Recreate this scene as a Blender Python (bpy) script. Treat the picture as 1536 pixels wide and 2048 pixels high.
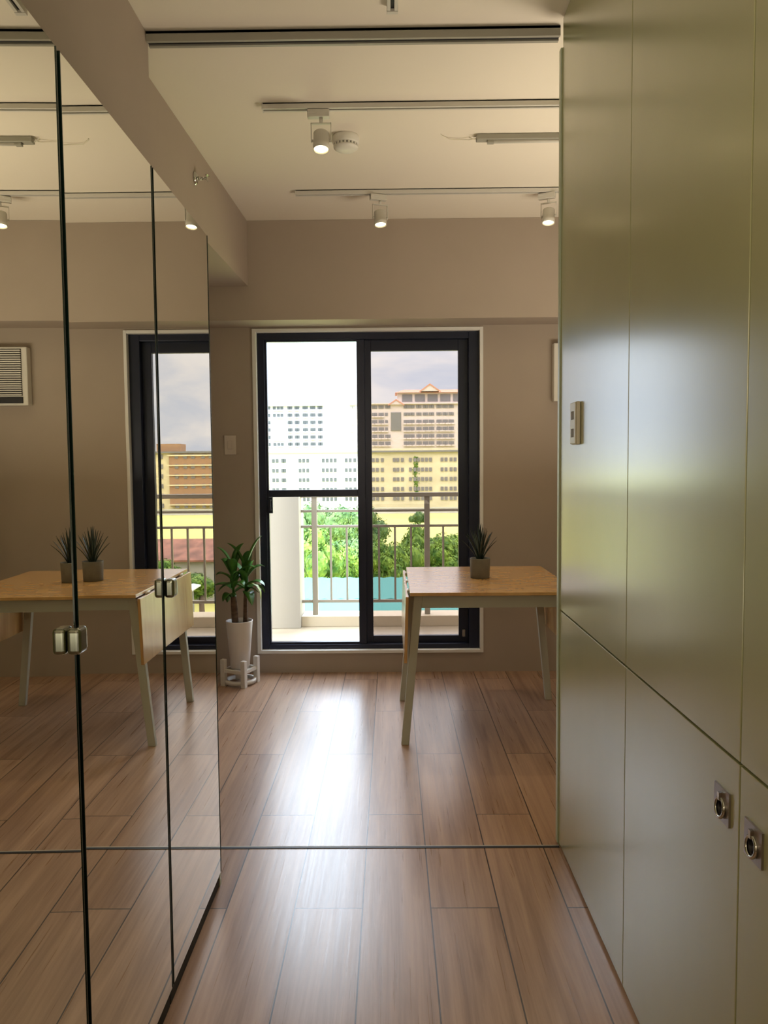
import bpy, bmesh, math, random
from mathutils import Vector, Matrix, Euler
random.seed(7)
PI = math.pi
scn = bpy.context.scene
for o in list(bpy.data.objects): bpy.data.objects.remove(o, do_unlink=True)
col = scn.collection

# ------------------------------------------------------------------ camera
def cam_axes(yaw, pitch, roll):
    f = Vector((-math.sin(yaw)*math.cos(pitch), math.cos(yaw)*math.cos(pitch), -math.sin(pitch)))
    r0 = Vector((math.cos(yaw), math.sin(yaw), 0)); u0 = r0.cross(f)
    r = r0*math.cos(roll)+u0*math.sin(roll); u = -r0*math.sin(roll)+u0*math.cos(roll)
    return r, u, f
r_, u_, f_ = cam_axes(math.radians(.558), math.radians(3.46), math.radians(-.5))
cd = bpy.data.cameras.new('camera'); cam = bpy.data.objects.new('camera', cd); col.objects.link(cam)
m = Matrix((r_, u_, -f_)).transposed().to_4x4(); m.translation = Vector((0, 0, 1.35)); cam.matrix_world = m
cd.sensor_fit = 'VERTICAL'; cd.sensor_height = 24.0; cd.sensor_width = 18.0
cd.lens = 24.0*1540/2048; cd.clip_start = .02; cd.clip_end = 2000
scn.camera = cam

# ------------------------------------------------------------------ exposure
scn.view_settings.view_transform = 'Standard'; scn.view_settings.look = 'None'
scn.view_settings.gamma = 1; scn.view_settings.use_curve_mapping = False
scn.view_settings.exposure = 0.0

# ------------------------------------------------------------------ world: overcast sky, brighter overhead
W = bpy.data.worlds.new('sky'); scn.world = W; W.use_nodes = True
nt = W.node_tree; N = nt.nodes; L = nt.links; N.clear()
out = N.new('ShaderNodeOutputWorld'); bg = N.new('ShaderNodeBackground'); L.new(bg.outputs[0], out.inputs[0])
tc = N.new('ShaderNodeTexCoord'); sep = N.new('ShaderNodeSeparateXYZ'); L.new(tc.outputs['Generated'], sep.inputs[0])
mp = N.new('ShaderNodeMapping'); mp.inputs['Scale'].default_value = (1.0, 1.0, 2.6); L.new(tc.outputs['Generated'], mp.inputs[0])
nz = N.new('ShaderNodeTexNoise'); nz.inputs['Scale'].default_value = 7.5; nz.inputs['Detail'].default_value = 9; nz.inputs['Roughness'].default_value = .55
nz.inputs['Distortion'].default_value = .6
L.new(mp.outputs[0], nz.inputs['Vector'])
cr = N.new('ShaderNodeValToRGB'); L.new(nz.outputs['Fac'], cr.inputs[0])
cr.color_ramp.elements[0].position = .36; cr.color_ramp.elements[0].color = (.86, .93, 1.06, 1)
cr.color_ramp.elements[1].position = .62; cr.color_ramp.elements[1].color = (1.18, 1.16, 1.14, 1)
mr = N.new('ShaderNodeMapRange'); mr.inputs['From Min'].default_value = .12; mr.inputs['From Max'].default_value = .45
mr.inputs['To Min'].default_value = 1.0; mr.inputs['To Max'].default_value = 3.6; mr.interpolation_type = 'SMOOTHSTEP'
L.new(sep.outputs['Z'], mr.inputs['Value'])
mx = N.new('ShaderNodeVectorMath'); mx.operation = 'SCALE'; L.new(cr.outputs[0], mx.inputs[0]); L.new(mr.outputs[0], mx.inputs['Scale'])
vm = N.new('ShaderNodeVectorMath'); vm.operation = 'MULTIPLY'; L.new(mx.outputs[0], vm.inputs[0]); vm.inputs[1].default_value = (.93, 1.0, 1.12)
L.new(vm.outputs[0], bg.inputs['Color']); bg.inputs['Strength'].default_value = 2.9

# ------------------------------------------------------------------ lights
def light(name, kind, loc, energy, color, size=.3, rot=None, **kw):
    ld = bpy.data.lights.new(name, kind); ld.energy = energy; ld.color = color
    if kind == 'AREA':
        ld.shape = 'RECTANGLE'; ld.size = size; ld.size_y = kw.get('size_y', size)
    elif kind == 'SUN': ld.angle = math.radians(size)
    elif kind == 'SPOT':
        ld.shadow_soft_size = size; ld.spot_size = kw.get('spot', 1.2); ld.spot_blend = .8
    else: ld.shadow_soft_size = size
    o = bpy.data.objects.new(name, ld); o.location = loc
    if rot: o.rotation_euler = rot
    col.objects.link(o); return o
# hazy sun, from behind this building and high
light('sun', 'SUN', (0, -20, 60), 2.6, (1, .95, .84), 6, (math.radians(42), 0, math.radians(-28)))
# added fill lights, unseen: two behind the camera, one right of the table
light('added_fill_rear_up', 'AREA', (0.0, -.35, .85), 19, (1, .87, .68), 1.0, (PI, 0, 0))  # added unseen area light facing up, brightens the ceiling
light('added_fill_rear_point', 'POINT', (-.365, -.7, 1.75), 22, (1, .86, .62), .07)  # added unseen point light, warms the near floor and cabinets
light('added_fill_right_up', 'AREA', (1.32, 3.35, 1.25), 24, (1, .87, .68), .7, (PI, 0, 0))  # added area light hidden behind the cabinets, faces up to lift the ceiling

# ------------------------------------------------------------------ mesh helpers
class MB:
    def __init__(s): s.bm = bmesh.new()
    def _add(s, verts, faces, M=None, smooth=False):
        vs = [s.bm.verts.new((M @ Vector(v)) if M else Vector(v)) for v in verts]
        for f in faces:
            try:
                fc = s.bm.faces.new([vs[i] for i in f]); fc.smooth = smooth
            except ValueError: pass
        return vs
    def box(s, a, b, M=None):
        x0, y0, z0 = a; x1, y1, z1 = b
        v = [(x0,y0,z0),(x1,y0,z0),(x1,y1,z0),(x0,y1,z0),(x0,y0,z1),(x1,y0,z1),(x1,y1,z1),(x0,y1,z1)]
        s._add(v, [(0,3,2,1),(4,5,6,7),(0,1,5,4),(1,2,6,5),(2,3,7,6),(3,0,4,7)], M); return s
    def hexa(s, bottom, top):
        s._add(list(bottom)+list(top), [(0,3,2,1),(4,5,6,7),(0,1,5,4),(1,2,6,5),(2,3,7,6),(3,0,4,7)]); return s
    def lathe(s, prof, n=32, M=None, cap=True):
        vs = []; fs = []
        for r, z in prof:
            for i in range(n):
                a = 2*PI*i/n; vs.append((r*math.cos(a), r*math.sin(a), z))
        for k in range(len(prof)-1):
            for i in range(n):
                j = (i+1) % n; fs.append((k*n+i, k*n+j, (k+1)*n+j, (k+1)*n+i))
        if cap: fs.append(tuple(range(n-1, -1, -1))); fs.append(tuple((len(prof)-1)*n+i for i in range(n)))
        s._add(vs, fs, M, True); return s
    def tube(s, pts, r, n=10, cap=True):
        pts = [Vector(p) for p in pts]; rs = r if isinstance(r, (list, tuple)) else [r]*len(pts)
        vs = []; fs = []; up = Vector((0, 0, 1))
        for i, p in enumerate(pts):
            d = (pts[min(i+1, len(pts)-1)]-pts[max(i-1, 0)]).normalized()
            ref = up if abs(d.dot(up)) < .95 else Vector((1, 0, 0))
            a = d.cross(ref).normalized(); b = d.cross(a)
            for k in range(n):
                t = 2*PI*k/n; vs.append(tuple(p+(a*math.cos(t)+b*math.sin(t))*rs[i]))
        for i in range(len(pts)-1):
            for k in range(n):
                j = (k+1) % n; fs.append((i*n+k, i*n+j, (i+1)*n+j, (i+1)*n+k))
        if cap: fs.append(tuple(range(n-1, -1, -1))); fs.append(tuple((len(pts)-1)*n+i for i in range(n)))
        s._add(vs, fs, None, True); return s
    def ring(s, R, r, M, n=28, k=10):
        vs = []; fs = []
        for i in range(n):
            a = 2*PI*i/n
            for j in range(k):
                b = 2*PI*j/k; q = R+r*math.cos(b); vs.append((q*math.cos(a), q*math.sin(a), r*math.sin(b)))
        for i in range(n):
            for j in range(k):
                fs.append((i*k+j, ((i+1) % n)*k+j, ((i+1) % n)*k+(j+1) % k, i*k+(j+1) % k))
        s._add(vs, fs, M, True); return s
    def leaf(s, path, widths, normal, fold=.25):
        # a strap leaf with a raised V section along a path
        path = [Vector(p) for p in path]; vs = []; fs = []
        for i, p in enumerate(path):
            d = (path[min(i+1, len(path)-1)]-path[max(i-1, 0)]).normalized()
            side = d.cross(Vector(normal)).normalized(); up = side.cross(d).normalized(); w = widths[i]
            th = .0012
            vs += [tuple(p-side*w+up*w*fold), tuple(p), tuple(p+side*w+up*w*fold), tuple(p-up*th)]
        for i in range(len(path)-1):
            a = i*4; b = a+4
            fs += [(a,a+1,b+1,b),(a+1,a+2,b+2,b+1),(a+2,a+3,b+3,b+2),(a+3,a,b,b+3)]
        s._add(vs, fs, None, True); return s
    def build(s, name, mat, parent=None, bevel=0, loc=None, seg=2, **tags):
        bmesh.ops.recalc_face_normals(s.bm, faces=s.bm.faces)
        me = bpy.data.meshes.new(name); s.bm.to_mesh(me); s.bm.free(); me.materials.append(mat)
        o = bpy.data.objects.new(name, me); col.objects.link(o)
        if parent: o.parent = parent
        if loc: o.location = loc
        if bevel:
            b = o.modifiers.new('bevel', 'BEVEL'); b.width = bevel; b.segments = seg; b.limit_method = 'ANGLE'; b.angle_limit = .7
        for k, v in tags.items(): o[k] = v
        return o
def empty(name, loc=(0,0,0), rz=0, **tags):
    o = bpy.data.objects.new(name, None); o.location = loc; o.rotation_euler = (0, 0, rz); o.empty_display_size = .1
    col.objects.link(o)
    for k, v in tags.items(): o[k] = v
    return o
def copy_tree(o, parent=None, **tags):
    c = o.copy(); col.objects.link(c); c.parent = parent
    for k, v in tags.items(): c[k] = v
    for ch in list(o.children): copy_tree(ch, c)
    return c
S = dict(kind='structure')

# ------------------------------------------------------------------ materials
def mat(name, color, rough=.5, metal=0, spec=.5, bump=None, var=None, emit=None, coat=0):
    m = bpy.data.materials.new(name); m.use_nodes = True; n = m.node_tree.nodes; l = m.node_tree.links
    p = n['Principled BSDF']
    p.inputs['Base Color'].default_value = (*color, 1); p.inputs['Roughness'].default_value = rough
    p.inputs['Metallic'].default_value = metal; p.inputs['Specular IOR Level'].default_value = spec
    p.inputs['Coat Weight'].default_value = coat; p.inputs['Coat Roughness'].default_value = .22
    t = n.new('ShaderNodeTexCoord')
    if var:   # (scale xyz, amount)
        mp = n.new('ShaderNodeMapping'); mp.inputs['Scale'].default_value = var[0]; l.new(t.outputs['Object'], mp.inputs[0])
        z = n.new('ShaderNodeTexNoise'); z.inputs['Scale'].default_value = 1; z.inputs['Detail'].default_value = 5; l.new(mp.outputs[0], z.inputs['Vector'])
        c = n.new('ShaderNodeValToRGB'); l.new(z.outputs['Fac'], c.inputs[0]); a = var[1]
        c.color_ramp.elements[0].position = .3; c.color_ramp.elements[1].position = .7
        c.color_ramp.elements[0].color = tuple(v*(1-a) for v in color)+(1,)
        c.color_ramp.elements[1].color = tuple(min(1, v*(1+a)) for v in color)+(1,)
        l.new(c.outputs[0], p.inputs['Base Color'])
    if bump:  # (scale xyz, strength, distance)
        mp = n.new('ShaderNodeMapping'); mp.inputs['Scale'].default_value = bump[0]; l.new(t.outputs['Object'], mp.inputs[0])
        z = n.new('ShaderNodeTexNoise'); z.inputs['Scale'].default_value = 1; z.inputs['Detail'].default_value = 4; l.new(mp.outputs[0], z.inputs['Vector'])
        b = n.new('ShaderNodeBump'); b.inputs['Strength'].default_value = bump[1]; b.inputs['Distance'].default_value = bump[2]
        l.new(z.outputs['Fac'], b.inputs['Height']); l.new(b.outputs[0], p.inputs['Normal'])
    if emit:
        p.inputs['Emission Color'].default_value = (*emit[0], 1); p.inputs['Emission Strength'].default_value = emit[1]
    return m
def glass(name, tint, gloss=.05):
    m = bpy.data.materials.new(name); m.use_nodes = True; n = m.node_tree.nodes; l = m.node_tree.links; n.clear()
    o = n.new('ShaderNodeOutputMaterial'); t = n.new('ShaderNodeBsdfTransparent'); t.inputs[0].default_value = (*tint, 1)
    g = n.new('ShaderNodeBsdfGlossy'); g.inputs['Roughness'].default_value = .01
    f = n.new('ShaderNodeFresnel'); f.inputs[0].default_value = 1.35
    x = n.new('ShaderNodeMixShader'); h = n.new('ShaderNodeMath'); h.operation = 'MULTIPLY'; h.inputs[1].default_value = .6; l.new(f.outputs[0], h.inputs[0]); l.new(h.outputs[0], x.inputs[0]); l.new(t.outputs[0], x.inputs[1]); l.new(g.outputs[0], x.inputs[2]); l.new(x.outputs[0], o.inputs[0])
    return m
def srgb(r, g, b):
    f = lambda c: (c/255)/12.92 if c/255 <= .04045 else ((c/255+.055)/1.055)**2.4
    return (f(r), f(g), f(b))

M_wall = mat('wall_paint', (.42,.355,.295), .75, spec=.3, bump=((60,60,60), .15, .002), var=((1.3,1.3,1.3), .05))
M_ceil = mat('ceiling_paint', (.80,.74,.64), .8, spec=.25, bump=((50,50,50), .12, .002))
M_white = mat('white_paint', (.74,.72,.66), .45)
M_reveal = mat('reveal_paint', (.80,.80,.78), .5)
M_frame = mat('dark_aluminium', (.016,.021,.046), .35, metal=.3, spec=.5)
M_sage = mat('sage_laminate', (.40,.405,.195), .24, spec=.95, bump=((260,260,9), .08, .001), var=((2,2,1.2), .05), coat=.6)
M_sageedge = mat('pale_edge_banding', (.52,.60,.45), .35)
M_dark = mat('shadow_gap_black', (.012,.014,.010), .7)
M_mirror = mat('mirror_glass', (.84,.84,.76), .0, metal=1, bump=((1.3,1.3,1.3), .05, .004))
M_mirroredge = mat('green_glass_edge', (.006,.018,.012), .25, spec=.5)
M_chrome = mat('chrome', (.55,.56,.52), .12, metal=1)
M_knob = mat('dark_chrome', (.30,.32,.27), .18, metal=1)
M_nickel = mat('brushed_nickel', (.36,.33,.30), .35, metal=.9)
M_alu = mat('track_white', (.62,.60,.55), .4)
M_black = mat('black_slot', (.01,.01,.012), .5)
M_trackgrey = mat('grey_metal', (.34,.33,.28), .45, metal=.1)
M_spot = mat('spot_body_white', (.62,.60,.54), .4)
M_lens = mat('lamp_lens', (1,.9,.7), .3, emit=((1, .80, .42), 9))
M_plastic = mat('cream_plastic', (.72,.68,.55), .4)
M_switch = mat('switch_plastic', (.60,.53,.47), .4)
M_leg = mat('painted_leg', (.50,.50,.42), .5)
M_pot_white = mat('white_pot', (.74,.71,.68), .45)
M_stand = mat('white_wood', (.70,.67,.63), .5, var=((6,6,30), .05))
M_soil = mat('potting_soil', (.05,.035,.022), .9, bump=((120,120,120), .6, .004))
M_pot_grey = mat('grey_pot', (.17,.165,.14), .8, var=((30,30,30), .1))
M_succ = mat('succulent_leaf', (.022,.04,.032), .4, var=((60,60,60), .35))
M_leaf = mat('dracaena_leaf', (.06,.20,.03), .30, var=((9,9,9), .45))
M_leaf2 = mat('old_leaf', (.28,.34,.04), .4)
M_trunk = mat('cane_bark', (.13,.08,.05), .8, var=((20,20,90), .35), bump=((30,30,160), .6, .003))
M_tile = mat('balcony_tile', (.30,.24,.165), .35, var=((2,9,2), .15))
M_curb = mat('balcony_render', (.52,.43,.30), .6)
M_bwall = mat('balcony_wall_paint', (.30,.262,.205), .6)
M_rail = mat('railing_paint', (.27,.235,.18), .4)
M_glass = glass('clear_glass', (.97,.99,.98))
M_tint = glass('bronze_tinted_glass', (.53,.495,.465))

# --- floor : plank tiles running away from the camera
M_floor = bpy.data.materials.new('wood_plank_tile'); M_floor.use_nodes = True
n = M_floor.node_tree.nodes; l = M_floor.node_tree.links; p = n['Principled BSDF']
def node(t, **kw):
    q = n.new(t)
    for k, v in kw.items(): setattr(q, k, v)
    return q
def mth(op, a, b=None, c=None):
    q = node('ShaderNodeMath', operation=op)
    for i, v in enumerate((a, b, c)):
        if v is None: continue
        if isinstance(v, (int, float)): q.inputs[i].default_value = v
        else: l.new(v, q.inputs[i])
    return q.outputs[0]
t = node('ShaderNodeTexCoord'); sp = node('ShaderNodeSeparateXYZ'); l.new(t.outputs['Object'], sp.inputs[0])
PWID, PLEN = .208, 1.26
xs = mth('DIVIDE', mth('ADD', sp.outputs['X'], .098), PWID); ci = mth('FLOOR', xs); fx = mth('FRACT', xs)
off = mth('MULTIPLY', mth('FRACT', mth('MULTIPLY', mth('ADD', ci, 20), .5)), PLEN)
ys = mth('DIVIDE', mth('ADD', sp.outputs['Y'], mth('ADD', off, .875)), PLEN); ri = mth('FLOOR', ys); fy = mth('FRACT', ys)
ex = mth('MULTIPLY', mth('MINIMUM', fx, mth('SUBTRACT', 1, fx)), PWID); ey = mth('MULTIPLY', mth('MINIMUM', fy, mth('SUBTRACT', 1, fy)), PLEN)
edge = mth('MINIMUM', ex, ey); seam = mth('LESS_THAN', edge, .0021)
pid = mth('ADD', mth('MULTIPLY', ci, 7.13), mth('MULTIPLY', ri, 3.77))
wn = node('ShaderNodeTexWhiteNoise', noise_dimensions='1D'); l.new(pid, wn.inputs['W'])
cv = node('ShaderNodeCombineXYZ'); l.new(mth('MULTIPLY', sp.outputs['X'], 26), cv.inputs[0]); l.new(mth('MULTIPLY', sp.outputs['Y'], 1.1), cv.inputs[1]); l.new(mth('MULTIPLY', pid, 5.3), cv.inputs[2])
g1 = node('ShaderNodeTexNoise'); g1.inputs['Scale'].default_value = 1; g1.inputs['Detail'].default_value = 8; g1.inputs['Roughness'].default_value = .65; g1.inputs['Distortion'].default_value = .5; l.new(cv.outputs[0], g1.inputs['Vector'])
cv2 = node('ShaderNodeCombineXYZ'); l.new(mth('MULTIPLY', sp.outputs['X'], 130), cv2.inputs[0]); l.new(mth('MULTIPLY', sp.outputs['Y'], 2.2), cv2.inputs[1]); l.new(pid, cv2.inputs[2])
g2 = node('ShaderNodeTexNoise'); g2.inputs['Scale'].default_value = 1; g2.inputs['Detail'].default_value = 4; l.new(cv2.outputs[0], g2.inputs['Vector'])
gg = mth('ADD', mth('MULTIPLY', g1.outputs['Fac'], .80), mth('MULTIPLY', g2.outputs['Fac'], .20))
gg = mth('ADD', gg, mth('MULTIPLY', mth('SUBTRACT', wn.outputs['Value'], .5), .10))
rp = node('ShaderNodeValToRGB'); l.new(gg, rp.inputs[0])
rp.color_ramp.elements[0].position = .30; rp.color_ramp.elements[0].color = (.225,.125,.078,1)
rp.color_ramp.elements[1].position = .66; rp.color_ramp.elements[1].color = (.50,.325,.215,1)
mixc = node('ShaderNodeMix', data_type='RGBA'); l.new(seam, mixc.inputs['Factor']); l.new(rp.outputs[0], mixc.inputs['A']); mixc.inputs['B'].default_value = (.035,.022,.018,1)
l.new(mixc.outputs['Result'], p.inputs['Base Color'])
l.new(mth('ADD', .235, mth('MULTIPLY', g2.outputs['Fac'], .12)), p.inputs['Roughness']); p.inputs['Specular IOR Level'].default_value = .9
hb = mth('SUBTRACT', gg, mth('MULTIPLY', seam, 1.5)); bmp = node('ShaderNodeBump'); bmp.inputs['Strength'].default_value = .16; bmp.inputs['Distance'].default_value = .0025
l.new(hb, bmp.inputs['Height']); l.new(bmp.outputs[0], p.inputs['Normal'])

# --- bamboo table top
M_bamboo = bpy.data.materials.new('bamboo'); M_bamboo.use_nodes = True
n = M_bamboo.node_tree.nodes; l = M_bamboo.node_tree.links; p = n['Principled BSDF']
t = node('ShaderNodeTexCoord'); sp = node('ShaderNodeSeparateXYZ'); l.new(t.outputs['Object'], sp.inputs[0])
st = mth('FLOOR', mth('MULTIPLY', sp.outputs['Y'], 38)); cvb = node('ShaderNodeCombineXYZ')
l.new(mth('ADD', mth('MULTIPLY', sp.outputs['X'], 9), mth('MULTIPLY', st, 3.7)), cvb.inputs[0]); l.new(st, cvb.inputs[1]); l.new(mth('MULTIPLY', sp.outputs['Z'], 3), cvb.inputs[2])
b1 = node('ShaderNodeTexNoise'); b1.inputs['Scale'].default_value = 1; b1.inputs['Detail'].default_value = 3; l.new(cvb.outputs[0], b1.inputs['Vector'])
rp = node('ShaderNodeValToRGB'); l.new(b1.outputs['Fac'], rp.inputs[0])
rp.color_ramp.elements[0].position = .25; rp.color_ramp.elements[0].color = (.47,.245,.085,1)
rp.color_ramp.elements[1].position = .6; rp.color_ramp.elements[1].color = (.62,.36,.13,1)
l.new(rp.outputs[0], p.inputs['Base Color']); p.inputs['Roughness'].default_value = .26; p.inputs['Specular IOR Level'].default_value = .9; p.inputs['Coat Weight'].default_value = .6; p.inputs['Coat Roughness'].default_value = .2

# outdoor materials
M_lowW = mat('white_render', (.52,.51,.48), .8, var=((.12,.12,.12), .06))
M_lowY = mat('cream_render', (.62,.56,.37), .8, var=((.10,.10,.16), .16))
M_tower = mat('tower_render', (.62,.54,.50), .8)
M_towerW = mat('tower_white_render', (.44,.45,.45), .8)
M_brown = mat('brown_render', (.34,.20,.11), .8)
M_cream = mat('cream_wall', (.66,.58,.36), .8)
M_win = mat('window_dark', (.20,.19,.19), .3)
M_winL = mat('window_darker', (.05,.055,.06), .3)
M_rooftile = mat('salmon_roof', (.55,.26,.17), .7)
M_roofgrey = mat('roof_grey', (.19,.185,.175), .8)
M_redroof = mat('rusty_red_roof', (.20,.085,.055), .8, var=((.9,.35,1), .5))
M_teal = mat('teal_metal_roof', (.055,.19,.17), .8, spec=.2)
M_whiteroof = mat('white_metal_roof', (.80,.82,.84), .5)
M_field = mat('dry_grass_field', (.50,.48,.15), .95, var=((.03,.05,.05), .14))
M_grey = mat('grey_block', (.28,.27,.25), .8)
def foliage(name, a, b):
    m = mat(name, a, .6, spec=.25); n = m.node_tree.nodes; l = m.node_tree.links
    t = n.new('ShaderNodeTexCoord'); z = n.new('ShaderNodeTexNoise'); z.inputs['Scale'].default_value = .9; z.inputs['Detail'].default_value = 6
    l.new(t.outputs['Object'], z.inputs['Vector']); c = n.new('ShaderNodeValToRGB'); l.new(z.outputs['Fac'], c.inputs[0])
    c.color_ramp.elements[0].position = .38; c.color_ramp.elements[0].color = (*a, 1); c.color_ramp.elements[1].position = .64; c.color_ramp.elements[1].color = (*b, 1)
    l.new(c.outputs[0], n['Principled BSDF'].inputs['Base Color']); return m
M_treeA = foliage('mango_foliage', (.035,.10,.012), (.18,.28,.035))
M_treeB = foliage('pale_foliage', (.045,.11,.03), (.15,.24,.075))
M_treetrunk = mat('tree_bark', (.14,.10,.07), .9)

# ================================================================== ROOM SHELL
XL, XR, YF, YB, CZ = -1.25, 1.78, -1.3, 4.97, 2.83
MB().box((XL-.1, YF-.1, -.12), (XR+.1, YB, 0)).build('floor', M_floor, **S)
MB().box((XL-.1, YF-.1, CZ), (XR+.1, YB+.22, CZ+.15)).build('ceiling', M_ceil, **S)
MB().box((XL-.1, YF-.1, 0), (XL, YB, CZ)).build('wall_left', M_wall, **S)
MB().box((XR, YF-.1, 0), (XR+.1, YB, CZ)).build('wall_right', M_wall, **S)
MB().box((XL, YF-.1, 0), (XR, YF, CZ)).build('wall_front', M_wall, **S)
OX0, OX1, OZ0, OZ1 = -.882, .592, .128, 2.226
wb = MB()
wb.box((XL-.1, YB, -.12), (OX0, YB+.2, CZ)).box((OX1, YB, -.12), (XR+.1, YB+.2, CZ)).box((OX0, YB, -.12), (OX1, YB+.2, OZ0)).box((OX0, YB, OZ1), (OX1, YB+.2, CZ))
wb.build('wall_back', M_wall, **S)
# dropped beam across the far end, soffits over the left cabinets
MB().box((XL, 4.73, 2.237), (XR, YB-.001, CZ-.001)).build('trim_1', M_wall, **S)
MB().box((XL+.001, YF+.001, 2.0645), (-.822, 2.725, CZ-.001)).build('trim_2', M_wall, **S)
MB().hexa([(XL+.001,2.727,2.44),(-.916,2.727,2.44),(-.858,4.729,2.44),(XL+.001,4.729,2.44)],
          [(XL+.001,2.727,CZ-.001),(-.916,2.727,CZ-.001),(-.858,4.729,CZ-.001),(XL+.001,4.729,CZ-.001)]).build('trim_3', M_wall, **S)
# white reveal round the door opening
rv = MB()
rv.box((OX0, YB-.012, OZ0), (-.857, YB+.13, OZ1)).box((.571, YB-.012, OZ0), (OX1, YB+.13, OZ1))
rv.box((-.857, YB-.012, OZ0), (.571, YB+.13, .148)).box((-.857, YB-.012, 2.205), (.571, YB+.13, OZ1))
rv.build('trim_4', M_reveal, bevel=.002, **S)
# threshold strip in the floor and sliding-door track on the ceiling
MB().box((-1.249, 2.655, 0), (.583, 2.659, .002)).build('trim_5', M_alu, **S)
MB().box((-1.249, 2.642, 0), (.583, 2.655, .0018)).build('trim_6', M_black, **S)
tb = empty('ceiling_door_track', (0, 2.70, 2.795), label='grey metal rail crossing the ceiling from the left soffit to the green cabinets', category='rail')
b = MB(); b.box((-.822, 0, .0), (.585, .012, .034)).box((-.822, .032, .0), (.585, .046, .034)).box((-.822, 0, .024), (.585, .046, .034))
b.build('rail_channel', M_trackgrey, tb, bevel=.001)
MB().box((-.821, .013, .006), (.584, .031, .022)).build('rail_groove', M_black, tb)

# ------------------------------------------------------------------ sliding glass door
d = MB()
FX0, FX1, FZ0, FZ1 = -.857, .571, .148, 2.205
y0, y1 = YB+.03, YB+.12
d.box((FX0, y0, FZ0), (-.812, y1, FZ1)).box((.503, y0, FZ0), (FX1, y1, FZ1)).box((-.812, y0, 2.162), (.503, y1, FZ1)).box((-.812, y0, FZ0), (.503, y1, .178))
door = d.build('door_1', M_frame, bevel=.003, kind='structure')
q = MB()  # left sash (near track)
q.box((-.812, y0+.012, .178), (-.798, y0+.045, 2.162)).box((-.218, y0+.012, .178), (-.168, y0+.045, 2.162)).box((-.798, y0+.012, 2.150), (-.218, y0+.045, 2.162)).box((-.798, y0+.012, .178), (-.218, y0+.045, .192))
q.box((-.798, y0+.014, 1.150), (-.218, y0+.043, 1.196))
sash = q.build('door_sash', M_frame, door, bevel=.002)
MB().box((-.798, y0+.026, 1.196), (-.218, y0+.030, 2.150)).build('upper_pane', M_glass, sash)
MB().box((-.798, y0+.026, .192), (-.218, y0+.030, 1.150)).build('lower_pane', M_glass, sash)
q = MB(); q.box((-.800, y0-.004, 1.045), (-.772, y0+.012, 1.150)); q.box((-.792, y0-.028, 1.062), (-.781, y0-.018, 1.135)).box((-.792, y0-.022, 1.062), (-.781, y0, 1.072)).box((-.792, y0-.022, 1.125), (-.781, y0, 1.135))
q.build('door_handle', M_frame, sash, bevel=.002)
q = MB()  # right sash (outer track)
q.box((-.185, y0+.05, .178), (-.126, y0+.085, 2.162)).box((.440, y0+.05, .178), (.503, y0+.085, 2.162)).box((-.126, y0+.05, 2.092), (.440, y0+.085, 2.162)).box((-.126, y0+.05, .178), (.440, y0+.085, .222))
sash2 = q.build('door_sash', M_frame, door, bevel=.002)
MB().box((-.126, y0+.066, .222), (.440, y0+.070, 2.092)).build('tinted_pane', M_tint, sash2, label='bronze tinted pane')
q = MB(); q.box((.462, y0+.036, .215), (.482, y0+.05, .262)); q.build('door_latch', M_nickel, sash2, bevel=.003)

# ================================================================== MIRRORED WARDROBE (left)
MX = -.557
def mirror_unit(ya, yb, ang, label, knob_at=None):
    root = empty('mirror_wardrobe', (-.60, yb, 0), label=label, category='wardrobe', group='mirror wardrobes along the left wall')
    MB().box((-.60, -(yb-ya)+.002, 0), (-.004, -.002, 2.057)).build('body', M_dark, root)
    # door hinged on its far edge
    dr = MB().box((.0005, -(yb-ya)+.004, .052), (.004, -.004, 2.056)).build('mirror_backing', M_mirroredge, root)
    dr.rotation_euler = (0, 0, ang); dr.name = 'door'
    e = MB().box((.0041, -(yb-ya)+.004, .052), (.0046, -.004, 2.056)).build('mirror', M_mirror, dr)
    for yy in (-.0055, -(yb-ya)+.0035):
        MB().box((.0005, yy, .052), (.006, yy+.002, 2.056)).build('glass_edge', M_mirroredge, dr)
    if knob_at is not None:
        k = MB(); k.box((.0050, knob_at-.019, 1.031), (.029, knob_at+.019, 1.077))
        k.build('knob', M_knob, dr, bevel=.0075, seg=5)
    return root
OFF = .0
root = mirror_unit(1.853, 2.400, math.radians(-.0), 'mirror-fronted wardrobe farthest along the left wall, next to the potted dracaena', -(2.400-1.853)+.024)
root.location.x = MX-.0046
root = mirror_unit(1.340, 1.850, 0, 'middle mirror-fronted wardrobe, reflecting the dropped end of the bamboo table')
root.location.x = MX-.0046
root = mirror_unit(.790, 1.334, math.radians(1.05), 'nearest mirror-fronted wardrobe at the left edge, reflecting the air conditioner', -.026)
root.location.x = MX-.0046
# reveal line over the doors
MB().box((-1.19, -1.2, 2.059), (-.566, 2.40, 2.063)).build('trim_7', M_dark, **S)
MB().box((-1.19, 2.4005, 0), (-.562, 2.4185, 2.062)).build('trim_8', M_sageedge, **S)

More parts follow.
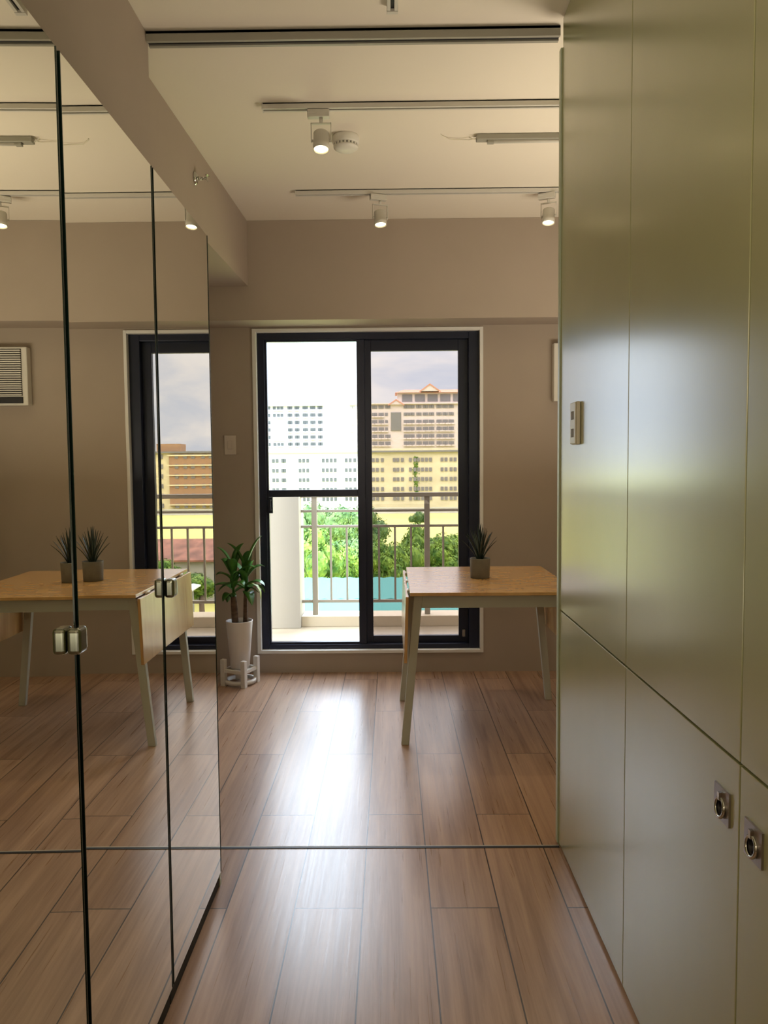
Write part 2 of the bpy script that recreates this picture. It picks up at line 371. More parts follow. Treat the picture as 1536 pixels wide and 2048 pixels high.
# ================================================================== GREEN CABINETS (right)
CX = .583
def cabinet(ya, yb, label, pull=None, seam=.0022):
    root = empty('tall_cabinet', (CX, ya, 0), label=label, category='cabinet', group='tall green cabinets on the right')
    w = yb-ya
    MB().box((.019, .001, 0), (.60, w-.001, CZ-.002)).build('body', M_dark, root)
    up = MB().box((0, seam, .846), (.018, w-seam, CZ-.004)).build('upper_door', M_sage, root, bevel=.001)
    lo = MB().box((0, seam, .012), (.018, w-seam, .8405)).build('lower_door', M_sage, root, bevel=.001)
    if pull is not None:
        yy, zz = pull[0]-ya, pull[1]
        pl = MB(); h = .030
        # square plate with a round recess
        nseg = 32; R = .0185; vs = []; fs = []
        outer = []
        for i in range(nseg):
            a = 2*PI*i/nseg; cx, cy = math.cos(a), math.sin(a); k = h/max(abs(cx), abs(cy)); outer.append((cx*k, cy*k))
        for i in range(nseg):
            a = 2*PI*i/nseg
            vs += [(-.004, yy+outer[i][0], zz+outer[i][1]), (-.004, yy+R*math.cos(a), zz-.006+R*math.sin(a)), (0, yy+outer[i][0], zz+outer[i][1]), (.0, yy+R*math.cos(a), zz-.006+R*math.sin(a))]
        for i in range(nseg):
            a = i*4; c = ((i+1) % nseg)*4; fs += [(a,a+1,c+1,c),(a,c,c+2,a+2),(a+1,a+3,c+3,c+1)]
        pl._add(vs, fs); P_ = pl.build('pull_plate', M_nickel, lo)
        X90 = Matrix.Translation((-.0012, yy, zz-.006)) @ Matrix.Rotation(PI/2, 4, 'Y')
        MB().lathe([(.0184, -.0003), (.0184, .0002)], 28, Matrix.Translation((-.0008, yy, zz-.006)) @ Matrix.Rotation(PI/2, 4, 'Y')).build('pull_recess', M_black, P_)
        XR_ = Matrix.Translation((-.0065, yy, zz-.006)) @ Matrix.Rotation(PI/2+.12, 4, 'Y')
        rg = MB().ring(.0165, .0032, XR_); rg.box((-.010, yy-.004, zz+.008), (-.004, yy+.004, zz+.022)); rg.build('pull_ring', M_chrome, P_)
    return root
cabinet(1.905, 2.655, 'farthest tall green cabinet, the one carrying the double outlet plate, beside the floor threshold')
cabinet(1.272, 1.905, 'middle tall green cabinet with the higher of the two square ring pulls', (1.334, .747))
cabinet(.60, 1.272, 'nearest tall green cabinet at the right edge of the photo, with the lower-hanging ring pull', (1.215, .736))
q = empty('cabinet_end_panel', (CX, 2.657, 0), label='narrow pale green end panel closing the row of tall cabinets beside the table', category='panel')
MB().box((-.001, .0, 0), (.60, .030, 2.735)).build('panel_board', M_sage, q, bevel=.002)
MB().box((-.0055, .004, .01), (-.0012, .028, 2.735)).build('edge_strip', M_sageedge, q)
# outlet plate on the cabinet face
q = empty('outlet_plate', (CX, 2.418, 1.476), label='cream double outlet plate standing proud of the farthest green cabinet', category='outlet')
MB().box((-.0125, -.036, -.066), (-.0005, .036, .066)).build('back_box', M_plastic, q, bevel=.003)
MB().box((-.0165, -.034, -.064), (-.0127, .034, .064)).build('face_plate', M_plastic, q, bevel=.002)
for zz in (.024, -.030):
    MB().box((-.0178, -.016, zz-.013), (-.0167, .016, zz+.013)).build('socket', M_grey, q, bevel=.001)

# ================================================================== CEILING FITTINGS
def track(name, x0, x1, y, label, z=CZ):
    r = empty(name, (x0, y, z), label=label, category='track light rail')
    b = MB(); w = x1-x0
    b.box((0, -.017, -.024), (w, -.006, 0)).box((0, .006, -.024), (w, .017, 0)).box((0, -.017, -.006), (w, .017, 0)).box((-.004, -.018, -.026), (0, .018, 0))
    b.build('rail', M_alu, r, bevel=.001)
    MB().box((.0005, -.0058, -.016), (w, .0058, -.0062)).build('conductor_slot', M_black, r)
    return r
track('lighting_track', -.512, 1.50, 3.245, 'white ceiling track nearer the camera, holding the single spotlight over the smoke detector')
track('lighting_track', -.500, 1.50, 4.24, 'white ceiling track nearest the far beam, holding two spotlights')
q = empty('lighting_track', (.016, 2.565, CZ), rz=-PI/2, label='short white track end running toward the camera at the top edge of the photo', category='track light rail')
b = MB(); b.box((0, -.017, -.024), (1.9, -.006, 0)).box((0, .006, -.024), (1.9, .017, 0)).box((0, -.017, -.006), (1.9, .017, 0)).box((-.016, -.018, -.026), (0, .018, 0))
b.build('rail', M_alu, q, bevel=.001); MB().box((.0005, -.0058, -.016), (1.9, .0058, -.0062)).build('conductor_slot', M_black, q)

def spotlight(x, y, tilt, label, src=None, energy=12, yaw=0):
    r = empty('track_spotlight', (x, y, CZ-.026), rz=yaw, label=label, category='spotlight', group='spotlights on the ceiling tracks')
    a = MB(); a.box((-.055, -.015, -.030), (.035, .015, 0)); a.box((-.055, -.0165, -.016), (-.015, .0165, -.002)); a.build('adaptor', M_spot, r, bevel=.002)
    st = MB(); st.lathe([(.007, -.052), (.007, -.030)], 14); st.build('stem', M_spot, r)
    piv = empty  # yoke
    y_ = MB()
    y_.box((-.042, -.006, -.055), (.042, .006, -.051)); y_.box((-.042, -.006, -.130), (-.039, .006, -.051)); y_.box((.039, -.006, -.130), (.042, .006, -.051))
    y_.build('bracket', M_spot, r)
    R = Matrix.Translation((0, 0, -.122)) @ Matrix.Rotation(tilt, 4, 'X')
    b = MB(); b.lathe([(.002, .036), (.029, .036), (.032, .032), (.032, -.016), (.0335, -.017), (.0335, -.040), (.030, -.040), (.029, -.030)], 28, R, cap=False)
    for sx in (-1, 1): b.lathe([(.006, 0), (.006, .009)], 12, Matrix.Translation((sx*.033, 0, -.122)) @ Matrix.Rotation(sx*PI/2, 4, 'Y'))
    body = b.build('lamp_body', M_spot, r)
    MB().lathe([(.0288, -.0325), (.0288, -.0305)], 24, R).build('lamp_lens', M_lens, r)
    li = light('lamp', 'SPOT', (0, 0, 0), energy, (1, .78, .5), .03, spot=1.9); li.parent = r; li.matrix_local = R @ Matrix.Translation((0, 0, -.046))
    return r
spotlight(-.276, 3.245, math.radians(-12), 'white track spotlight hanging left of the smoke detector, lamp lit')
spotlight(-.048, 4.24, math.radians(-10), 'white track spotlight over the centre of the glass door, lamp lit', yaw=.3)
spotlight(.858, 4.24, math.radians(-10), 'white track spotlight at the right end beside the green cabinet, lamp lit', yaw=-.4)

q = empty('smoke_detector', (-.192, 3.56, CZ), label='round white smoke detector on the ceiling beside the nearer spotlight', category='smoke detector')
MB().lathe([(.058, 0), (.060, -.006), (.060, -.030), (.056, -.036)], 40, cap=True).build('base', M_white, q)
b = MB(); b.lathe([(.050, -.036), (.050, -.046)], 40); b.build('vent_core', M_grey, q)
b = MB()
for i in range(20):
    b.box((.0505, -.004, -.047), (.0555, .004, -.0355), Matrix.Rotation(2*PI*i/20, 4, 'Z'))
b.build('vent_fins', M_white, q)
MB().lathe([(.056, -.047), (.054, -.053), (.040, -.062), (.018, -.067), (.004, -.068)], 40).build('cap', M_white, q)

q = empty('batten_light', (.375, 3.565, CZ), label='unlit slim fluorescent batten with a loose wire, on the ceiling beside the green cabinet', category='light fitting')
MB().box((.02, -.020, -.026), (1.05, .020, -.001)).build('housing', M_trackgrey, q, bevel=.004)
MB().tube([(.10, -.004, -.031), (1.0, -.004, -.031)], .008, 12).build('tube', M_white, q)
for xx in (.07, 1.0): MB().box((xx, -.014, -.038), (xx+.03, .012, -.024)).build('lamp_holder', M_trackgrey, q, bevel=.002)
b = MB(); b.tube([(.03, 0, -.014), (-.01, .02, -.012), (-.05, .03, -.006), (-.10, .02, -.010), (-.135, -.01, -.004), (-.14, -.02, -.001)], .0022, 8)
b.tube([(.03, .01, -.016), (.005, -.01, -.022), (-.012, -.002, -.008)], .002, 8); b.build('wire', M_plastic, q)

q = empty('sprinkler_head', (-.8895, 3.61, 2.672), label='chrome sidewall sprinkler sticking out of the left soffit', category='sprinkler')
RY = Matrix.Rotation(PI/2, 4, 'Y')
MB().lathe([(.030, 0), (.030, .003), (.018, .012), (.014, .013)], 24, RY).build('escutcheon', M_chrome, q)
b = MB(); b.lathe([(.008, .01), (.008, .030), (.005, .032)], 16, RY); b.tube([(.028, -.012, 0), (.045, -.010, 0), (.056, 0, 0)], .0025, 8); b.tube([(.028, .012, 0), (.045, .010, 0), (.056, 0, 0)], .0025, 8)
b.box((.028, -.013, -.003), (.031, .013, .003)); b.build('frame', M_chrome, q)
b = MB(); b.box((.056, -.016, -.012), (.058, .016, .012)); b.box((.050, -.014, .011), (.066, .014, .013)); b.build('deflector', M_chrome, q)

# ================================================================== WALL FITTINGS
q = empty('light_switch', (-1.035, YB, 1.490), label='small cream single light switch on the wall above the potted dracaena', category='switch')
MB().box((-.037, -.007, -.062), (.037, 0, .062)).build('plate', M_switch, q, bevel=.002)
MB().box((-.016, -.0105, -.026), (.016, -.0072, .026)).build('rocker', M_switch, q, bevel=.0015)

q = empty('air_conditioner', (1.03, YB, 1.745), label='white window air conditioner set in the far wall, seen mostly in the nearest mirror', category='air conditioner')
MB().box((0, -.065, 0), (.62, -.0005, .365)).build('casing', M_white, q, bevel=.006)
b = MB()
for i in range(21): b.box((.034, -.079, .062+i*.0138), (.60, -.069, .069+i*.0138))
b.build('front_grille', M_white, q)
MB().box((.033, -.0685, .060), (.602, -.0655, .352)).build('grille_shadow_panel', M_black, q)
MB().box((.03, -.075, .014), (.62, -.0655, .052)).build('control_strip', M_black, q, bevel=.002)
MB().box((.38, -.077, .028), (.46, -.0751, .036)).build('vent_lever', M_white, q)

# ================================================================== TABLE
T = empty('drop_leaf_table', (.475, 4.01, 0), label='bamboo-topped drop-leaf table with pale painted splayed legs, leaf folded down', category='table')
hx, hy = .392, .458
MB().box((-hx, -hy, .741), (hx, hy, .757)).build('table_top', M_bamboo, T, bevel=.002)
ap = MB(); ax, ay = .335, .385
ap.box((-ax, -ay, .672), (ax, -ay+.018, .7405)).box((-ax, ay-.018, .672), (ax, ay, .7405)).box((-ax, -ay+.018, .672), (-ax+.018, ay-.018, .7405)).box((ax-.018, -ay+.018, .672), (ax, ay-.018, .7405))
ap.build('apron', M_leg, T, bevel=.001)
for sx in (-1, 1):
    for sy in (-1, 1):
        b = MB()
        def quad(cx, cy, wx, wy, z): return [(cx-wx, cy-wy, z), (cx+wx, cy-wy, z), (cx+wx, cy+wy, z), (cx-wx, cy+wy, z)]
        b.hexa(quad(sx*.418, sy*.352+(-.010 if sy<0 else -.08)*0, .019, .014, 0), quad(sx*.350, sy*.372, .021, .020, .7405))
        b.build('leg', M_leg, T, bevel=.003)
for sx in (-1, 1):
    lf = MB(); xa = sx*(hx+.006); xb = sx*(hx+.016)
    t_ = .014*sx
    lf.hexa([(xb, -hy, .425), (xb+t_, -hy, .425), (xb+t_, hy, .425), (xb, hy, .425)] if sx > 0 else [(xb+t_, -hy, .425), (xb, -hy, .425), (xb, hy, .425), (xb+t_, hy, .425)],
            [(xa, -hy, .738), (xa+t_, -hy, .738), (xa+t_, hy, .738), (xa, hy, .738)] if sx > 0 else [(xa+t_, -hy, .738), (xa, -hy, .738), (xa, hy, .738), (xa+t_, hy, .738)])
    L_ = lf.build('drop_leaf', M_bamboo, T, bevel=.002)
    for yy in (-.3, 0, .3): MB().tube([(sx*(hx+.006), yy-.03, .744), (sx*(hx+.006), yy+.03, .744)], .005, 10).build('hinge', M_white, L_)

# succulent
q = empty('potted_succulent', (.462, 4.02, .757), label='spiky dark succulent in a small grey pot on the bamboo table', category='plant')
MB().lathe([(.044, 0), (.050, .003), (.0535, .102), (.0535, .104), (.048, .104), (.047, .088)], 36, cap=False).build('pot', M_pot_grey, q)
MB().lathe([(.0505, .002), (.0485, .0018), (.0475, .088), (.002, .092)], 24).build('soil', M_soil, q)
b = MB(); random.seed(3)
for i in range(40):
    a = i*2.4; k = i/40; lean = .04+.80*k; ln = .20-.05*k+random.uniform(-.015, .02)
    base = Vector((math.cos(a)*.014*k, math.sin(a)*.014*k, .090)); pts = []; ws = []
    for j in range(8):
        s_ = j/7; rad = lean*.105*(s_**1.15)+.014*k; pts.append((math.cos(a)*rad, math.sin(a)*rad, .090+ln*s_*(1-.28*lean*s_)))
        ws.append(.0075*(1-s_)**.7+.0004)
    b.leaf(pts, ws, (math.cos(a+PI)*.8, math.sin(a+PI)*.8, .6), .5)
b.build('leaves', M_succ, q)

# dracaena
PX, PY = -.950, 4.72
q = empty('plant_stand', (PX, PY, 0), rz=math.radians(-22), label='low white wooden plant stand with four posts, under the white pot', category='plant stand')
for sx, sy in ((-1,-1), (1,-1), (1,1), (-1,1)):
    MB().box((sx*.073-.015, sy*.073-.015, 0), (sx*.073+.015, sy*.073+.015, .165)).build('post', M_stand, q, bevel=.002)
b = MB(); b.box((-.073, -.012, .083), (.073, .012, .103)).box((-.012, -.073, .083), (.012, .073, .103))
b.box((-.073, -.082, .083), (.073, -.064, .103)).box((-.073, .064, .083), (.073, .082, .103)).box((-.082, -.064, .083), (-.064, .064, .103)).box((.064, -.064, .083), (.082, .064, .103))
b.build('top_frame', M_stand, q, bevel=.001)
b = MB(); b.lathe([(.078, .012), (.098, .012), (.098, .034), (.078, .034), (.078, .012)], 40, cap=False)
b.build('bottom_ring', M_stand, q)
MB().box((-.022, -.022, .034), (.022, .022, .083)).build('centre_block', M_stand, q, bevel=.002)
P0 = empty('potted_dracaena', (PX, PY, .1035), label='dracaena with two bare canes in a tall tapered white pot, left of the glass door', category='plant')
MB().lathe([(.002, 0), (.054, 0), (.058, .004), (.082, .290), (.083, .295), (.077, .295), (.075, .270)], 40, cap=False).build('pot', M_pot_white, P0)
MB().lathe([(.0745, .262), (.0755, .266), (.002, .272)], 28).build('soil', M_soil, P0)
cane = [((-.022, -.01), .200, .021), ((.035, .012), .225, .014)]
b = MB(); b.tube([(-.022, -.01, .262), (-.025, -.012, .33), (-.028, -.012, .40), (-.030, -.01, .445)], [.021, .021, .020, .017], 16); b.build('cane', M_trunk, P0)
b = MB(); b.tube([(.035, .012, .262), (.038, .012, .34), (.040, .010, .42), (.043, .010, .475)], [.014, .014, .013, .011], 14); b.build('cane', M_trunk, P0)
def rosette(top, nleaf, seed, ln, h):
    random.seed(seed); b = MB(); old = MB()
    b.tube([top, (top[0]-.002, top[1], top[2]+h)], [.009, .006], 8)
    for i in range(nleaf):
        a = i*2.4+seed; k = i/(nleaf-1)   # k=0 low, 1 top
        z0 = top[2]+h*k; L_ = ln*random.uniform(.75, 1.1); up = .55+.80*k; pts = []; ws = []
        dirx = math.cos(a)*.85; diry = math.sin(a)*.6; tw = random.uniform(-.4, .4)
        for j in range(11):
            s_ = j/10; out_ = L_*(s_*(1.0-.45*k)); zz = z0+L_*(up*s_-(.75-.25*k)*s_*s_)
            pts.append((top[0]+dirx*out_+tw*.03*s_*s_, top[1]+diry*out_, zz)); ws.append(.031*math.sin(PI*min(1, (s_*.92+.08)))**.65*(1 if s_ < 1 else .05)+.001)
        tgt = b
        tgt.leaf(pts, ws, (-dirx*.5, -diry*.5, 1), .35)
    b.build('foliage', M_leaf, P0)
rosette((-.030, -.01, .430), 13, 2, .20, .20)
rosette((.043, .010, .455), 12, 5, .235, .16)
b = MB(); b.leaf([(.05, .0, .52), (.085, -.01, .525), (.115, -.015, .51), (.135, -.02, .475), (.140, -.02, .43)], [.004, .012, .019, .017, .003], (.3, 0, 1), .3)
b.build('yellowing_leaf', M_leaf2, P0, label='yellow-green drooping leaf')

# ================================================================== BALCONY
BZ = .05
MB().box((-1.6, YB+.2, BZ-.15), (2.0, 6.42, BZ)).build('floor_balcony', M_tile, **S)
MB().box((-.735, 6.165, BZ), (2.0, 6.40, .135)).build('trim_9', M_curb, bevel=.003, **S)
MB().box((-1.6, 6.10, BZ), (-.737, 6.42, 1.135)).build('wall_balcony', M_bwall, bevel=.004, **S)
rl = empty('balcony_railing', (0, 6.25, .135), label='beige-brown painted steel railing along the balcony edge beyond the glass door', category='railing')
z_ = .135
MB().box((-.736, -.028, 1.095-z_), (2.0, .028, 1.130-z_)).build('top_rail', M_rail, rl, bevel=.004)
for za in (.974, .848):
    MB().box((-.736, -.010, za-z_), (2.0, .010, za+.020-z_)).build('middle_rail', M_rail, rl, bevel=.002)
MB().box((-.736, -.010, .232-z_), (2.0, .010, .256-z_)).build('bottom_rail', M_rail, rl, bevel=.002)
posts = [-.628, .288, 1.204]
for x in posts: MB().box((x-.022, -.022, 0), (x+.022, .022, 1.095-z_)).build('post', M_rail, rl, bevel=.002)
for x0 in [-.628+i*.916 for i in range(3)]:
    for k in range(1, 7):
        x = x0+k*.1309
        if x < 1.95: MB().box((x-.008, -.008, .256-z_), (x+.008, .008, .848-z_)).build('baluster', M_rail, rl)

# ================================================================== OUTDOORS
GZ = -13.65
MB().box((-500, 12, GZ-.5), (600, 900, GZ)).build('ground', M_field, kind='structure')
def px(pxl, Y): return (pxl-783.5)/1540*Y
def hz(py, Y): return 1.35+(931-py)/1540*Y

def panel_mesh(name, w, h, mt, dep=.25):
    b = MB(); b.box((-w/2, -dep, 0), (w/2, 0, h)); o = b.build(name, mt); return o

def facade(root, Y, cols, rows, w, h, mt, name='window', ledge=None, limit=100, drop=()):
    """individual windows; anything past the limit goes to one stuff part"""
    base = None; k = 0; rest = MB(); anyrest = False
    for r in rows:
        for c in cols:
            if any(a <= c <= b_ and z0 <= r <= z1 for a, b_, z0, z1 in drop): continue
            if k < limit:
                if base is None:
                    b = MB(); b.box((-w/2, -.15, 0), (w/2, 0, h)); base = b.build(name, mt, root); o = base
                    if ledge:
                        e = MB(); e.box((-w*.62, -.9, -.75), (w*.62, -.16, -.15)); lb = e.build('balcony', ledge, o)
                else:
                    o = copy_tree(base, root)
                o.location = (c-root.location.x, -.16, r-root.location.z)
            else:
                anyrest = True; rest.box((c-w/2-root.location.x, -.3, r-root.location.z), (c+w/2-root.location.x, -.02, r+h-root.location.z))
            k += 1
    if anyrest: rest.build('windows', mt, root, kind='stuff')
    else: rest.bm.free()

# low white apartment block (left, seen through the clear pane)
Y = 260.; sc = Y/1540
def lowblock(pa, pb, Y, m_wall, label, cols, mw=None, top=905, rows=(992, 973, 953.5, 934.5, 915), w=.95, hgt=1.3, bays=()):
    xa, xb = px(pa, Y), px(pb, Y)
    r = empty('apartment_block', ((xa+xb)/2, Y, GZ), label=label, category='building')
    hw = (xb-xa)/2; H = hz(top, Y)-GZ
    MB().box((-hw, 0, 0), (hw, 14, H)).build('walls', m_wall, r)
    MB().box((-hw-.6, -1.0, H), (hw+.6, 15, H+.55)).build('roof_edge', M_roofgrey, r)
    MB().box((-hw-.3, -.5, H+.55), (hw+.3, 14, H+1.25)).build('roof', m_wall, r)
    for (a, b_) in bays:
        MB().box((px(a, Y)-r.location.x, -1.3, 0), (px(b_, Y)-r.location.x, -.01, H-.1)).build('bay', m_wall, r)
    rr = [hz(v+9, Y) for v in rows]
    facade(r, Y, [px(c, Y) for c in cols], rr, w, hgt, mw or M_win)
    return r
lowblock(505, 736, Y, M_lowW, 'long white low-rise apartment block seen through the clear left pane',
         [513, 520, 527, 548.5, 556, 567, 571, 601.5, 609, 617, 648, 656, 664, 672, 694, 702, 711, 722, 730], mw=M_winL)
cream = lowblock(744, 960, Y, M_lowY, 'long cream low-rise apartment block seen through the tinted right pane',
         [748, 756, 766, 790, 797, 806, 822, 831, 838, 846, 854, 862, 885, 893, 903, 911, 925, 933, 942, 950])
random.seed(5); b = MB()
for i in range(260):
    zz = random.random(); xx = px(833, 260)-cream.location.x+random.gauss(0, .28+.25*zz); h0 = hz(1000, 260)-GZ+zz*14.5; s_ = random.uniform(.15, .32)
    b._add([(xx-s_, -.12, h0), (xx, -.35, h0-s_), (xx+s_, -.2, h0), (xx, -.1, h0+s_)], [(0,1,2,3)])
b.build('creeper', M_treeA, cream, label='green creeper hanging down the cream wall')
# towers
def tower(pa, pb, Y, topy, m_wall, label, cols, rows, gable=None, recess=None, upper=None, roofbox=None, extra_gable=None):
    xa, xb = px(pa, Y), px(pb, Y)
    r = empty('apartment_tower', ((xa+xb)/2, Y, GZ), label=label, category='building')
    hw = (xb-xa)/2; H = hz(topy, Y)-GZ; cx = r.location.x
    MB().box((-hw, 0, 0), (hw, 16, H)).build('walls', m_wall, r)
    MB().box((-hw-.3, -1.3, H), (hw+.3, 16, H+.5)).build('parapet', m_wall, r)
    drop = []
    if recess:
        a, b_, t0, t1 = recess
        MB().box((px(a, Y)-cx, -.5, hz(t1, Y)-GZ), (px(b_, Y)-cx, -.02, hz(t0, Y)-GZ)).build('stair_screen', M_roofgrey, r)
        drop.append((px(a-4, Y), px(b_+4, Y), hz(t1+4, Y), hz(t0-2, Y)))
    if upper:
        a, b_, t0 = upper
        xa2, xb2 = px(a, Y)-cx, px(b_, Y)-cx; z0, z1 = H+.5, hz(t0, Y)-GZ
        MB().box((xa2, 2, z0), (xb2, 14, z1)).build('penthouse', m_wall, r)
        rf = MB(); rf._add([(xa2-1, 0, z1), (xb2+1, 0, z1), (xb2+1, 16, z1), (xa2-1, 16, z1), (xa2+3, 6, z1+1.8), (xb2-1, 6, z1+1.8), (xb2-1, 10, z1+1.8), (xa2+3, 10, z1+1.8)],
                           [(0,3,2,1),(4,5,6,7),(0,1,5,4),(1,2,6,5),(2,3,7,6),(3,0,4,7)])
        rf.build('hip_roof', M_rooftile, r)
        xx = xa2+2.2
        for i in range(6):
            if xx+3 < xb2: MB().box((xx, 1.8, z0+.8), (xx+4.6, 1.99, z1-.7)).build('penthouse_window', M_win, r)
            xx += 5.8
    for g in [gable, extra_gable]:
        if g:
            a, b_, ybase, ytop = g; x0, x1 = px(a, Y)-cx, px(b_, Y)-cx; z0, z1 = hz(ybase, Y)-GZ, hz(ytop, Y)-GZ
            gb = MB(); gb._add([(x0, -1.2, z0), (x1, -1.2, z0), ((x0+x1)/2, -1.2, z1), (x0, 6, z0), (x1, 6, z0), ((x0+x1)/2, 6, z1)], [(0,1,2),(5,4,3),(0,3,4,1),(1,4,5,2),(2,5,3,0)])
            gb.build('gable', m_wall, r)
            e = MB(); dx = (x1-x0)/2; th = .55
            e._add([(x0-.6, -1.5, z0), ((x0+x1)/2, -1.5, z1+.25), (x1+.6, -1.5, z0), (x1+.6, -1.5, z0-th), ((x0+x1)/2, -1.5, z1-.35), (x0-.6, -1.5, z0-th)], [(0,1,4,5),(1,2,3,4)])
            ob = e.build('gable_trim', M_rooftile, r); sm = ob.modifiers.new('thick', 'SOLIDIFY'); sm.thickness = .3
    if roofbox:
        a, b_, t0 = roofbox; MB().box((px(a, Y)-cx, 2, H+.5), (px(b_, Y)-cx, 8, hz(t0, Y)-GZ)).build('roof_tank_room', M_roofgrey, r)
    facade(r, Y, [px(c, Y) for c in cols], [hz(v, Y) for v in rows], 1.25, 1.35, M_winL if m_wall is M_towerW else M_win, ledge=m_wall, drop=drop)
    return r
rowsT = [890, 876, 861.5, 847, 832.5, 818]
tower(515, 650, 350., 812, M_towerW, 'white apartment tower with a small gable and a grey box on its roof, left',
      [522, 534, 541, 552, 560, 567, 581, 585, 595, 599, 611, 616, 626, 631, 641, 645], rowsT, gable=(549, 574, 811, 801), recess=(549, 573, 843, 881), roofbox=(603, 646, 797))
tower(700, 975, 352., 810, M_tower, 'pinkish apartment tower with a gabled salmon-roofed penthouse, right',
      [705, 710, 749, 754, 762, 767, 775, 780, 812, 817, 823, 828, 837, 842, 850, 855, 862, 867, 877, 882, 889, 894, 901, 906], rowsT,
      gable=(843, 880, 785, 771), recess=(784, 804, 826, 862), upper=(797, 975, 787), extra_gable=(781, 808, 811, 801))
# brown and cream block and its neighbour, seen only in the mirror (real place further right)
def mir(p): return 1567-p      # mirrored direction back to a real one
Y = 258.
r = empty('apartment_block', (px(1195, Y), Y, GZ), label='cream low-rise block with brown bays, seen only in the farthest mirror', category='building')
H = hz(903, Y)-GZ; cx = r.location.x
MB().box((-22, 0, 0), (26, 14, H)).build('walls', M_cream, r); MB().box((-22.5, -1, H), (26.5, 15, H+.6)).build('roof_edge', M_roofgrey, r)
MB().box((1, 2, H+.6), (9, 9, H+3.2)).build('roof_room', M_brown, r)
MB().box((-12, -1.4, 2), (4, -.01, H-.6)).build('brown_bay', M_brown, r, label='brown bay')
for k in range(6): MB().box((-12.4, -1.9, 2.2+k*3.3), (4.4, -1.41, 2.6+k*3.3)).build('floor_band', M_cream, r)
facade(r, Y, [cx+v for v in (-19, -17, -15, -10, -7.5, -4, -1.5, 1.5, 7, 9.5, 12, 16, 19, 22)], [GZ+3.3*k+.4+.9 for k in range(6)], 1.2, 1.5, M_win)
# put windows of the bay in front of it
for ch in r.children:
    if ch.name.startswith('window') and -12.5 < ch.location.x < 4.5: ch.location.y = -1.43

# sheds
def shed(name, x0, x1, ya, yb, za, zb, mt, label, ridges=True, wall=M_grey):
    r = empty(name, ((x0+x1)/2, ya, GZ), label=label, category='shed'); w = (x1-x0)/2; n_ = int((x1-x0)/.55)
    b = MB(); vs = []; fs = []
    for i in range(n_+1):
        x = -w+2*w*i/n_; dz = .09*(i % 2)
        vs += [(x, 0, za-GZ+dz), (x, yb-ya, zb-GZ+dz), (x, 0, za-GZ+dz-.12), (x, yb-ya, zb-GZ+dz-.12)]
    for i in range(n_):
        a = i*4; c = a+4; fs += [(a,c,c+1,a+1),(a+2,a+3,c+3,c+2),(a,a+2,c+2,c),(a+1,c+1,c+3,a+3)]
    fs += [(0,1,3,2),(n_*4,n_*4+2,n_*4+3,n_*4+1)]
    b._add(vs, fs); b.build('roof', mt, r)
    MB().box((-w+.4, .5, 0), (w-.4, yb-ya-.5, min(za, zb)-GZ-.15)).build('walls', wall, r)
    return r
shed('metal_shed', px(560, 50), px(950, 50), 50.5, 61, hz(1201, 50.5), hz(1157, 61), M_teal, 'low shed with a teal corrugated roof below the trees')
shed('metal_shed', px(540, 44), px(960, 44), 40, 46.5, hz(1260, 40), hz(1207, 46.5), M_teal, 'teal-roofed lean-to nearest the balcony curb')
shed('metal_shed', px(mir(425), 60), px(mir(335), 60)+6, 52, 60, hz(1205, 52), hz(1168, 60), M_whiteroof, 'white-roofed shed seen only in the farthest mirror')
# red-roofed house
r = empty('red_roof_house', (px(1185, 88), 84, GZ), label='long house with a rusty red roof, seen only in the farthest mirror', category='house')
MB().box((-9, 0, 0), (9, 14, hz(1118, 84)-GZ)).build('walls', M_grey, r)
z0, z1 = hz(1117, 84)-GZ, hz(1066, 98)-GZ
b = MB(); b._add([(-9.6, -.6, z0), (9.6, -.6, z0), (9.6, 8, z1), (-9.6, 8, z1), (9.6, 16, z0), (-9.6, 16, z0), (-9.6, -.6, z0-.2), (9.6, -.6, z0-.2), (9.6, 16, z0-.2), (-9.6, 16, z0-.2)],
                 [(0,1,2,3),(3,2,4,5),(0,3,5,9,6),(1,7,8,4,2),(6,9,8,7),(0,6,7,1),(5,4,8,9)])
b.build('roof', M_redroof, r)
r = empty('perimeter_wall', (px(900, 240), 240, GZ), label='pale perimeter wall along the far edge of the yellow-green field', category='wall')
MB().box((-70, 0, 0), (75, .3, 1.6)).build('wall_panel', M_lowW, r); MB().box((-70, -.15, 1.6), (75, .45, 1.8)).build('coping', M_lowW, r)

# trees
def crown_mesh(seed, R, mt, nb=16, nl=5200, lw=.24):
    random.seed(seed); b = MB(); blobs = []
    for i in range(nb):
        d_ = Vector((random.gauss(0, 1), random.gauss(0, 1), random.gauss(0, .8))).normalized()*random.uniform(.25, .8)*R
        d_.z *= .8; blobs.append((d_, R*random.uniform(.28, .46)))
    for d_, rr in blobs:
        M_ = Matrix.Translation(d_) @ Matrix.Diagonal((rr*.86, rr*.86, rr*.8, 1))
        g = bmesh.ops.create_icosphere(b.bm, subdivisions=2, radius=1, matrix=M_)
    for i in range(nl):
        d_, rr = random.choice(blobs); nrm = Vector((random.gauss(0, 1), random.gauss(0, 1), random.gauss(0, 1))).normalized()
        c = d_+nrm*rr*random.uniform(.8, 1.08); t1 = nrm.cross(Vector((random.random(), random.random(), random.random()+.1))).normalized()
        t2 = (nrm.cross(t1)+nrm*random.uniform(-.8, .8)).normalized(); s_ = lw*random.uniform(.6, 1.3)
        vs = [b.bm.verts.new(c+t1*s_*.5), b.bm.verts.new(c+t2*s_), b.bm.verts.new(c-t1*s_*.5), b.bm.verts.new(c-t2*s_*.6)]
        b.bm.faces.new(vs)
    me = bpy.data.meshes.new('crown'); b.bm.to_mesh(me); b.bm.free(); me.materials.append(mt); return me
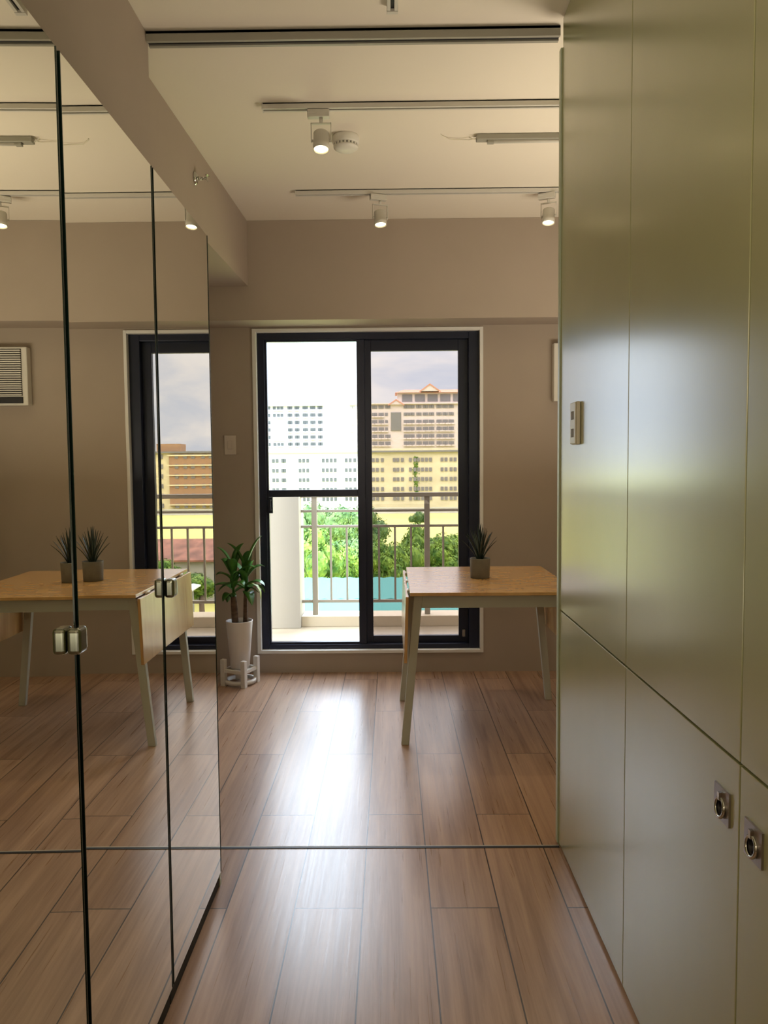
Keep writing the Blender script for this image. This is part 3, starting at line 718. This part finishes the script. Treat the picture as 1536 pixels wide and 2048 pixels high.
crownsA = [crown_mesh(11+i, 3.4, M_treeA) for i in range(3)]; crownsB = [crown_mesh(31+i, 3.6, M_treeB) for i in range(2)]
tm = MB(); tm.tube([(0, 0, 0), (.1, 0, .35), (0, .1, 1)], [.34, .26, .18], 10); tproto = None
def tree(x, y, top, me, scale, label):
    global tproto
    r = empty('leafy_tree', (x, y, GZ), rz=random.uniform(0, 6), label=label, category='tree', group='trees between the balcony and the field')
    c = bpy.data.objects.new('crown', me); col.objects.link(c); c.parent = r; zc = top-GZ-2.75*scale[1]; c.location = (0, 0, zc); c.scale = (scale[0], scale[0], scale[1])
    t_ = MB(); t_.tube([(0, 0, 0), (.1, 0, zc*.4), (0, .1, zc)], [.34, .26, .18], 10); t_.build('trunk', M_treetrunk, r)
    return r
tree(px(598, 98), 98, hz(1000, 98), crownsB[0], (1.15, 1.4), 'pale tree farthest left, hugging the low balcony wall')
tree(px(655, 109), 109, hz(996, 109), crownsB[1], (1.35, 1.5), 'tall pale tree rising to the top rail in the clear lower pane')
tree(px(722, 121), 121, hz(1006, 121), crownsB[0], (1.25, 1.4), 'pale tree behind the dark centre stile of the glass door')
tree(px(612, 73), 73, hz(1050, 73), crownsA[0], (.85, 1.15), 'bright green tree left of the thick railing post in the clear pane')
tree(px(646, 67), 67, hz(1056, 67), crownsA[1], (.8, 1.05), 'bright green tree just right of the left railing post')
tree(px(676, 86), 86, hz(1078, 80), crownsB[1], (.8, .95), 'pale shrubby tree at the middle of the clear lower pane')
tree(px(706, 79), 79, hz(1084, 79), crownsA[2], (.7, .9), 'bright green tree beside the centre stile in the clear pane')
tree(px(757, 74), 74, hz(1082, 74), crownsA[0], (.7, .9), 'dark green tree at the left edge of the tinted pane')
tree(px(792, 68), 68, hz(1076, 68), crownsA[2], (.7, .95), 'bright green tree left of the brown post in the tinted pane')
tree(px(832, 80), 80, hz(1048, 80), crownsA[1], (.75, 1.1), 'tallest yellow-green tree, at the brown post in the tinted pane')
tree(px(880, 73), 73, hz(1058, 73), crownsA[2], (.9, 1.05), 'yellow-green tree behind the bamboo table, right of the brown post')
tree(px(925, 82), 88, hz(1068, 88), crownsA[0], (.9, 1.0), 'yellow-green tree hidden partly by the dark right jamb')
tree(px(838, 150), 150, hz(1022, 150), crownsB[0], (.5, .5), 'small lone tree out on the yellow-green field')
tree(px(mir(352), 76), 76, hz(1118, 76), crownsA[1], (.75, .6), 'low green tree seen in the mirror below the red roof')
tree(px(mir(395), 70), 70, hz(1136, 70), crownsA[2], (.8, .5), 'low bush-like tree seen in the mirror above the white-roofed shed')
tree(px(mir(425), 66), 66, hz(1150, 66), crownsA[0], (.6, .4), 'lowest bush-like tree seen at the right edge of the far mirror')
